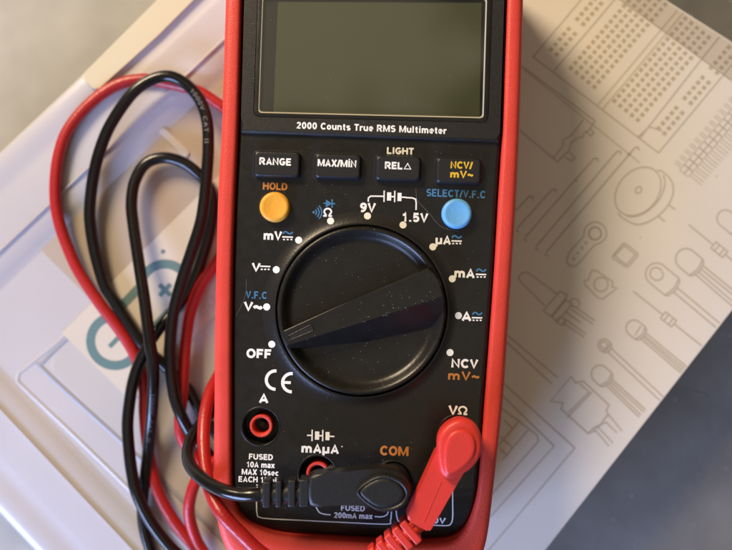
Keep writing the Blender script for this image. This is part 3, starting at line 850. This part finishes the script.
# battery signs
def battery(x, y, s=1.0):
    L = [([(x, y), (x + 4.6, y + .2)], 1.4), ([(x + 5.2, y - 5.6), (x + 5.0, y + 5.8)], 1.3), ([(x + 10.2, y - 3.8), (x + 10.0, y + 4.4)], 4.2), ([(x + 15.8, y - 5.4), (x + 15.6, y + 6.0)], 1.3),
         ([(x + 20.6, y - 3.3), (x + 20.4, y + 4.9)], 4.0), ([(x + 22.6, y + 1.0), (x + 27.4, y + 1.2)], 1.4), ([(x + 12, y + .4), (x + 15.6, y + .5)], 1.4)]
    for l, w in L[:]: D_(WHITE, [l], w, 'battery_sign')
battery(379, 196.2)
D_(WHITE, [[(368.2, 201.8), (368.4, 198), (370.6, 196.2), (375.5, 196.2), (380, 196.3)]], 1.4, 'battery_bracket')
D_(WHITE, [[(406, 197.6), (412.5, 198.0), (415.6, 199.2), (416.2, 203), (416, 210)]], 1.4, 'battery_bracket')
battery(307, 435.2)
# diode and beeper signs
o = D_(BLUEP, [[(323.6, 203.2), (335.2, 203.8)], [(332.2, 199.4), (332, 208)], [(331.6, 203.6), (328.6, 203.5)]], 1.3, 'diode_sign')
bm = bmesh.new(); bm.faces.new([bm.verts.new(P(x, y, F + .05)) for x, y in ((326, 199.6), (325.8, 207.4), (332, 203.7))]); drape(link('diode_sign', bm, BLUEP, meter))
D_(BLUEP, [ell(313, 212.3, r, r, 0, -48, 48, 6) for r in (3.6, 6.2, 8.8)], 1.2, 'beeper_sign')
bm = bmesh.new(); disc(bm, P(313.6, 212.3, F + .05), .38); drape(link('beeper_sign', bm, BLUEP, meter))
# dial position dots
for x, y in ((298.7, 240.2), (330.6, 221), (367.5, 216), (403, 225), (432.8, 246.9), (452.2, 278.8), (458.4, 315.6), (450, 352.5), (276.3, 269.7), (266.7, 306.9), (271.8, 344.2)):
    bm = bmesh.new(); c = P(x, y, F + .05)
    rr = [[bm.verts.new((a, b, c.z)) for a, b in circ(c, r, 20)] for r in (.35, .7, 1.06)]
    bm.faces.new(rr[0])
    for a, b in zip(rr, rr[1:]):
        for k in range(20): bm.faces.new((a[k], a[(k + 1) % 20], b[(k + 1) % 20], b[k]))
    drape(link('position_dot', bm, WHITE, meter), .06)
# conformity mark
D_(WHITE, [ell(275.5, 380, 9.2, 9.2, 2, 88, 274, 18)], 3.1, 'conformity_mark')
D_(WHITE, [ell(291.8, 382.6, 9.2, 9.2, 2, 88, 274, 18)], 3.1, 'conformity_mark')
D_(WHITE, [[(284, 382.4), (290.8, 382.6)]], 2.8, 'conformity_mark')
# socket brackets
def brk(pts, w=1.3): D_(GREYP, [pts], w, 'socket_bracket', 3)
brk([(256.5, 498), (256.5, 508), (257, 514), (262, 518.6), (300, 521), (340, 523.2), (386, 525.4), (390.5, 522), (391.5, 512)])
brk([(316, 507), (319, 512.5), (324, 514.6), (330.5, 515.3)]); brk([(374.6, 517.2), (382, 517.5), (387, 515.2), (388.5, 511)])
brk([(396.2, 511), (397.3, 519), (401, 523.2), (420, 525.4), (446, 527.2), (451.6, 524.6), (453, 518), (452.8, 505), (452.6, 490)])
D_(WHITE, [[(256.2, 484.6), (257.8, 485.2)], [(257.4, 486.6), (256.6, 488)]], 1.0, 'printed_mark')
D_(WHITE, [[(341.3, 446.4), (342.6, 446.5)]], 1.0, 'printed_mark')

# dust grains and a few fibres on the meter
tree2 = bvh_world([body_o, collar_o, knob_o, grip_o, bez_o, lens_o])
bm = bmesh.new()
def grain(px, py, s):
    p = P(px, py, F + 2)
    hit = tree2.ray_cast(Vector((p.x, p.y, F + 30)), Vector((0, 0, -1)))
    if not hit[0] or hit[0].z < F - 4.5: return
    nrm_ = hit[1]; c = hit[0] + nrm_ * .03
    t = nrm_.orthogonal().normalized(); b_ = nrm_.cross(t); k = random.choice((4, 5, 6)); a0 = random.random() * 6
    el = random.uniform(.5, 1)
    bm.faces.new([bm.verts.new(c + (t * math.cos(a0 + 2 * PI * i / k) * el + b_ * math.sin(a0 + 2 * PI * i / k)) * s * 1.05 * random.uniform(.7, 1.1)) for i in range(k)])
for _ in range(260):
    x, y = random.uniform(250, 482), random.uniform(-2, 525)
    grain(x, y, random.choice((.045, .05, .06, .08)))
for _ in range(130):   # on the dial
    a, r = random.random() * 2 * PI, 82 * math.sqrt(random.random()); grain(361 + r * math.cos(a), 310 + r * math.sin(a), random.choice((.05, .06, .07, .09)))
for _ in range(150):   # gathered on the lower flank of the bar
    t = random.random() ** .7; x = 340 + 95 * t; y = 331 - 28 * t + random.gauss(0, 7); grain(x, y, random.choice((.05, .06, .08, .11)))
for _ in range(80): grain(random.uniform(330, 440), random.uniform(495, 535), random.choice((.05, .07)))
o = link('dust', bm, DUST, meter, recalc=False); o['kind'] = 'stuff'
for pts in ([(416, 188), (417.5, 200), (429, 213), (441, 226.5), (458.5, 231.5)], [(246.5, 279), (245, 297), (236, 316)]):
    link('fibre', tube(smooth([P(x, y, F + .1) for x, y in pts], 6), .03, 6), FIB, meter)

# ================================================================== TEST LEADS
def rib_block(c, ax, lx, ly, z0, z1, bm):
    ax = Vector((ax[0], ax[1])).normalized(); ay = Vector((-ax.y, ax.x)); c = Vector((c[0], c[1]))
    pts = [c + ax * a * lx / 2 + ay * b * ly / 2 for a, b in ((-1, -1), (1, -1), (1, 1), (-1, 1))]
    t = prism(roundpoly([(p.x, p.y) for p in pts], .5, 3), z0, z1, .5, 2, bot=True)
    me = bpy.data.meshes.new('t'); t.to_mesh(me); t.free(); bm.from_mesh(me); bpy.data.meshes.remove(me)

bl = thing('test_lead', 'black test lead plugged into the COM socket, cable looped left of the meter', 'test lead', P(170, 330, 0), group='test leads of the meter')
Zp = F + 17
pts = smooth([P(x, y, F + 15) for x, y in [(309, 477), (330, 475), (350, 471.5), (372, 469.5), (393, 470), (406, 478), (410, 491), (403, 504), (388, 510), (362, 506.5), (330, 506), (309, 506.2)]], 3, True)
plug = link('plug_body', prism([(p.x, p.y) for p in pts], F + 7.5, F + 14.6, 1.3, 4, bot=True), BLKP, bl, ang=50)
cap = smooth([P(x, y, Zp) for x, y in [(356, 492.5), (357, 489.5), (364, 483), (377, 476), (391, 475.5), (403.5, 482), (410, 493), (405.5, 505), (392.5, 512), (378, 511.5), (365, 503.5), (357.5, 496)]], 4, True)
link('plug_cap', stack([(p.x, p.y) for p in cap], [(-.2, F + 10), (0, F + 13), (.1, Zp - .6), (.35, Zp - .15), (.7, Zp), (1.0, Zp - .1), (1.25, Zp - .5), (1.6, Zp - .6)]), BLKP, plug, ang=60)
cx_ = sum(p.x for p in cap) / len(cap); cy_ = sum(p.y for p in cap) / len(cap)
cap2 = [((p.x - cx_) * .84 + cx_, (p.y - cy_) * .80 + cy_) for p in cap]
link('cap_face', stack(cap2, [(0, Zp - .7), (.15, Zp - .25), (.5, Zp - .05), (1.2, Zp + .02)]), BLKP, plug, ang=60)
link('plug_shroud', lathe(JC, [(0, F - 3), (5.1, F - 3), (5.1, F + 9), (4.6, F + 11), (0, F + 11)], 48), BLKP, plug, ang=50)
bm = bmesh.new()
for x0, x1 in ((263, 271.2), (276, 282.2), (288.4, 296), (299.5, 309.5)):
    c = P((x0 + x1) / 2, 493.6 - (x0 - 263) * .04, F + 13); rib_block(c, (1, -.01), (x1 - x0) * .285, 7.3 + (x0 - 263) * .012, F + 7.8, F + 14.4, bm)
for x, y in ((274, 488), (285.5, 498), (298, 488), (274, 499)):
    c = P(x, y, F + 13); rib_block(c, (1, 0), 3.2, 1.9, F + 9, F + 13.2, bm)
link('strain_relief', bm, BLKP, plug, ang=50)
link('relief_core', tube([P(262, 494, F + 11), P(315, 492, F + 11)], 2.9, 16), BLKP, plug)

def cable(parent, runs, r, m, name='cable'):
    bm = bmesh.new(); outs = []
    for run in runs:
        q = smooth([P(*p) for p in run], 10)
        outs.append(q); tube(q, r, 20, bm)
    return link(name, bm, m, parent, ang=60), outs
ZT = F + 11
s1 = [(264, 494, ZT), (252, 494.6, ZT), (240, 494.5, ZT - 1), (225, 491, ZT - 3), (210, 484, ZT - 7), (197, 474, ZT - 12), (189, 462, ZT - 18), (188.5, 448, 27), (194, 434, 23), (206, 418, 18), (220, 402, 12), (228, 380, 5)]
q1 = [(226, 446, 2), (214, 430, 2), (205, 418, 2), (197, 405, 2), (187, 388, 2), (165, 366, 2), (143, 345, 2.2), (128, 322, 2.2), (113, 299, 2.2), (104, 284, 2.2), (95, 253, 2.6), (90.3, 225, 3), (90, 205, 3.4), (93.3, 177, 4.5), (100, 150, 6), (111, 124, 7), (131, 95, 8), (149, 81, 8), (168, 76.3, 8), (185, 83.5, 8), (199.5, 99.5, 8.4), (207, 121, 9), (208.3, 145, 9.5), (207, 172, 10), (204, 203, 10.5), (200, 225, 11), (191, 253, 11), (182, 280, 10.5), (173.6, 312, 10), (170, 345, 9.5), (170.5, 366, 9), (172.6, 386, 8.8), (176, 402, 8.8), (182.5, 418, 8.8), (190, 432, 7), (205, 450, 4), (222, 470, 2.2)]
i1 = [(292, 700, 4.4), (268, 640, 4.4), (235, 597, 4.6), (205, 573, 6), (180, 556, 8), (165, 541, 8.5), (148, 517, 8.5), (136, 491, 8.5), (131.5, 470, 8), (129, 449, 7.5), (127.6, 425, 7), (129.5, 403, 6.6), (133.5, 380, 6.4), (141, 359, 6.4), (152, 339, 6.2), (162, 325, 5), (176, 308, 3.2), (192, 284, 2.4), (203, 254, 2.2), (210.5, 226, 2.2), (212.5, 200, 2.2), (207, 184, 2.2), (198, 173.5, 2.4), (183, 162.5, 3), (164, 157.8, 3.4), (146, 163.5, 3.6), (135, 181, 4), (131.5, 203, 5), (133.5, 226, 6), (138.8, 262, 8), (144.5, 300, 11), (149.5, 340, 13), (153, 362, 12.6), (153.4, 386, 11), (152.3, 410, 8.5), (150.5, 430, 6), (147.5, 457, 4.2), (144.5, 482, 3.2), (142.5, 505, 2.6), (144, 526, 2.4), (149, 545, 2.4), (160, 572, 2.6), (190, 612, 3.4), (232, 660, 4.4), (262, 705, 4.4), (280, 728, 4.4), (298, 722, 4.4), (293, 702, 4.4)]
cab, outs = cable(bl, [s1, q1, i1], 2.0, BLKC)
# faint lettering along the cable
def cable_text(s, run, t0, hgt, adv_scale, r, m, side, parent, flip=False):
    q = run; L = [0]
    for a, b in zip(q, q[1:]): L.append(L[-1] + (b - a).length)
    T, N = frames(q)
    def at(d_):
        import bisect
        i = max(1, min(bisect.bisect(L, d_), len(q) - 1)); f = (d_ - L[i - 1]) / max(L[i] - L[i - 1], 1e-6)
        return q[i - 1].lerp(q[i], f), T[i], N[i]
    x = t0; bm = bmesh.new()
    for c in s:
        for st in G[c][1]:
            sub = []
            for a, b in zip(st, st[1:]):
                for k in range(3): sub.append((a[0] + (b[0] - a[0]) * k / 3, a[1] + (b[1] - a[1]) * k / 3))
            sub.append(st[-1]); prev = None
            for k, p in enumerate(sub):
                k2 = min(k + 1, len(sub) - 1); k1 = max(k - 1, 0)
                dx_, dy_ = sub[k2][0] - sub[k1][0], sub[k2][1] - sub[k1][1]; l_ = math.hypot(dx_, dy_) or 1
                nx_, ny_ = -dy_ / l_ * .07, dx_ / l_ * .07; pr = []
                for sg_ in (-1, 1):
                    pc, t_, n_ = at(x + (p[0] + sg_ * nx_) * hgt * adv_scale); b_ = t_.cross(n_)
                    th = ((p[1] + sg_ * ny_) - .5) * hgt / r + side
                    pr.append(bm.verts.new(pc + (n_ * math.cos(th) + b_ * math.sin(th) * -1) * (r + .02)))
                if prev: bm.faces.new((prev[0], prev[1], pr[1], pr[0]))
                prev = pr
        x += (G[c][0] + .12) * hgt * adv_scale
    return link('cable_print', bm, m, parent, recalc=False)
def arclen_at(run, x, y):
    best = 0; bd = 1e9; L = 0
    for i, p in enumerate(run):
        if i: L += (p - run[i - 1]).length
        s_ = .3 * (CAM - p.z) / (CAM - F); px_ = 366 + p.x / s_; py_ = 275 - p.y / s_
        d_ = (px_ - x) ** 2 + (py_ - y) ** 2
        if d_ < bd: bd = d_; best = L
    return best
cable_text('1000V  CAT  II', outs[1], arclen_at(outs[1], 193, 90), 1.5, 1.5, 2.0, CABP, -.1, cab)
cable_text('1000V  CAT  II', outs[2], arclen_at(outs[2], 153.4, 392), 1.4, 1.5, 2.0, mat('faint_cable_print', (.05, .05, .05), .5), .1, cab)

rl = thing('test_lead', 'red test lead plugged into the right socket, cable coiled left of the meter', 'test lead', P(190, 420, 0), group='test leads of the meter')
Zr = F + 17
cap = smooth([P(x, y, Zr) for x, y in [(437.5, 450), (439, 436.5), (447.5, 425), (461.5, 419), (475, 423.5), (482, 437), (482, 454), (472.5, 468.5), (459, 476.5), (448, 479.5), (441.5, 474), (438.5, 463)]], 4, True)
plug = link('plug_body', prism(roundpoly([(p.x, p.y) for p in [P(x, y, F + 14) for x, y in [(438, 449), (470, 462), (455, 487), (431, 529), (428, 531), (406, 519)]]], 1.2, 4), F + 7.5, F + 14.5, 1.2, 4, bot=True), REDP, rl, ang=50)
link('plug_cap', stack([(p.x, p.y) for p in cap], [(.5, F + 9), (.1, F + 12), (0, Zr - 1.6), (.2, Zr - .8), (.6, Zr - .25), (1.1, Zr), (2.2, Zr + .05)]), REDP, plug, ang=60)
cap2 = smooth([P(x, y, Zr + .8) for x, y in [(444, 457), (446, 443), (452, 433), (463, 430), (472.5, 434.5), (476, 446), (473, 457.5), (464, 467.5), (450, 475.5), (445.5, 472)]], 4, True)
link('cap_face', stack([(p.x, p.y) for p in cap2], [(-.25, Zr - .05), (-.05, Zr + .05), (.1, Zr + .45), (.35, Zr + .7), (.8, Zr + .78), (1.6, Zr + .8)]), REDP, plug, ang=60)
link('plug_shroud', lathe(JV, [(0, F - 3), (5.0, F - 3), (5.0, F + 9), (4.6, F + 11), (0, F + 11)], 48), REDP, plug, ang=50)
link('mould_seam', tube([P(441, 482, F + 14.55), P(424, 522, F + 14.55)], .12, 6), REDP, plug)
bm = bmesh.new(); cpt = [(418.5, 524), (410.5, 531), (402.5, 537.5), (394.5, 544), (386, 551), (377, 558)]
for k, (x, y) in enumerate(cpt[1:]):
    c = P(x, y, F + 12.5); a = P(*cpt[k], F + 12.5) - P(*cpt[min(k + 2, 5)], F + 12.5)
    rib_block(c, (a.x, a.y), 2.25, 7.6 - k * .25, F + 7.6, F + 14.2 - k * .3, bm)
for k, (x, y) in enumerate(cpt[:-1]):
    x2, y2 = cpt[k + 1]; a = P(x2, y2) - P(x, y); s_ = 3 if k % 2 else -3
    c = P((x + x2) / 2 + s_, (y + y2) / 2 + s_, F + 12.5); rib_block(c, (a.x, a.y), 2.2, 1.8, F + 8.5, F + 13.4 - k * .3, bm)
link('strain_relief', bm, REDP, plug, ang=50)
link('relief_core', tube([P(x, y, F + 11) for x, y in [(425, 515)] + cpt], 2.3, 16), REDP, plug)
r4 = [(378, 557, F + 11), (355, 572, F + 11), (325, 580, F + 9), (290, 570, F + 6.5), (262, 553, F + 4.8), (240, 533, F + 4), (222, 514, F + 3.2), (211, 493, F - 1), (205.5, 468, 33), (203.5, 441, 28), (205, 415, 23), (211, 390, 16), (222, 368, 7), (228, 340, 3)]
r1 = [(238, 118, 2), (219, 104.5, 2.2), (197, 91, 2.2), (164, 82.5, 2.2), (141, 79.5, 2.4), (115, 86, 2.6), (88.5, 105, 3), (67.5, 131, 3.4), (58.5, 157, 3.6), (55.5, 182, 3.6), (56, 205, 3.4), (60, 225, 3), (66.5, 244, 2.6), (78, 270, 2.2), (98, 301, 2.2), (119, 329, 2.2), (133, 351, 2.2), (141, 372, 2.2), (144.3, 392, 2.2), (144.5, 412, 2.2), (147, 440, 2.2), (152, 470, 2.2), (159, 493, 2.2), (170.6, 515, 2.2), (184, 534, 2.4), (199, 552, 3), (222, 582, 3.4), (246, 622, 4.4), (300, 660, 4.4), (335, 700, 4.4)]
r2 = [(236, 240, 2.2), (222, 256, 2.4), (211.5, 270, 3), (200, 287, 3.4), (190.5, 312, 3.6), (187, 332, 4), (184.8, 353, 4.6), (183.6, 375, 4.8), (182.2, 398, 4.8), (180, 418, 4.6), (182, 437, 4.4), (193, 455, 4.0), (208, 466, 3), (226, 474, 2.2)]
r3 = [(250, 448, 2.2), (226, 456, 3), (208, 466, 6), (196, 481, 8), (190, 500, 8), (189.5, 516, 7), (194.5, 535, 6), (203, 551, 5), (226, 580, 4), (262, 612, 4.4), (310, 640, 4.4), (345, 690, 4.4), (335, 702, 4.4)]
cable(rl, [r4, r1, r2, r3], 2.0, REDC)

# ================================================================== CAMERA, LIGHT, WORLD
cd = bpy.data.cameras.new('camera'); cam = bpy.data.objects.new('camera', cd); C.objects.link(cam)
cam.location = (0, 0, CAM * MM); cd.sensor_width = 36; cd.lens = 36 * (CAM - F) / (732 * .3)
cd.clip_start = .005; cd.clip_end = 20
cd.dof.use_dof = True; cd.dof.focus_distance = (CAM - F - 1) * MM; cd.dof.aperture_fstop = 6.5
bpy.context.scene.camera = cam

def area(name, loc, size, power, col, size_y=None, target=(0, 0, 0)):
    l = bpy.data.lights.new(name, 'AREA'); l.energy = power; l.color = col; l.size = size
    if size_y: l.shape = 'RECTANGLE'; l.size_y = size_y
    else: l.shape = 'DISK'
    o = bpy.data.objects.new(name, l); C.objects.link(o); o.location = loc
    o.rotation_euler = (Vector(target) - Vector(loc)).to_track_quat('-Z', 'Y').to_euler()
    return o
area('warm_lamp', (-.46, .62, .54), .30, 11.5, (1, .80, .55), target=(0, 0, 0))
area('window_light', (-.40, -.50, .27), .42, 8.5, (.42, .56, 1), size_y=.22, target=(-.03, -.08, 0))
w = bpy.data.worlds.new('World'); bpy.context.scene.world = w; w.use_nodes = True
nt = w.node_tree; bg = nt.nodes['Background']
tc = nt.nodes.new('ShaderNodeTexCoord'); nz = nt.nodes.new('ShaderNodeTexNoise'); nz.inputs['Scale'].default_value = 5.5; nz.inputs['Detail'].default_value = 2
cr = nt.nodes.new('ShaderNodeValToRGB'); cr.color_ramp.elements[0].position = .46; cr.color_ramp.elements[1].position = .55
cr.color_ramp.elements[0].color = (.05, .045, .035, 1); cr.color_ramp.elements[1].color = (1.3, 1.12, .84, 1)
sx = nt.nodes.new('ShaderNodeSeparateXYZ'); mr = nt.nodes.new('ShaderNodeMapRange'); mr.interpolation_type = 'SMOOTHSTEP'
mr.inputs['From Min'].default_value = .72; mr.inputs['From Max'].default_value = .93; mr.inputs['To Min'].default_value = .19; mr.inputs['To Max'].default_value = .62
nt.links.new(tc.outputs['Generated'], nz.inputs['Vector']); nt.links.new(nz.outputs['Fac'], cr.inputs[0]); nt.links.new(cr.outputs[0], bg.inputs[0])
nt.links.new(tc.outputs['Generated'], sx.inputs[0]); nt.links.new(sx.outputs[2], mr.inputs['Value']); nt.links.new(mr.outputs[0], bg.inputs[1])
sc = bpy.context.scene
sc.view_settings.view_transform = 'Standard'; sc.view_settings.look = 'None'; sc.view_settings.exposure = 0.08; sc.view_settings.gamma = 1
sc.cycles.max_bounces = 8; sc.cycles.transparent_max_bounces = 12
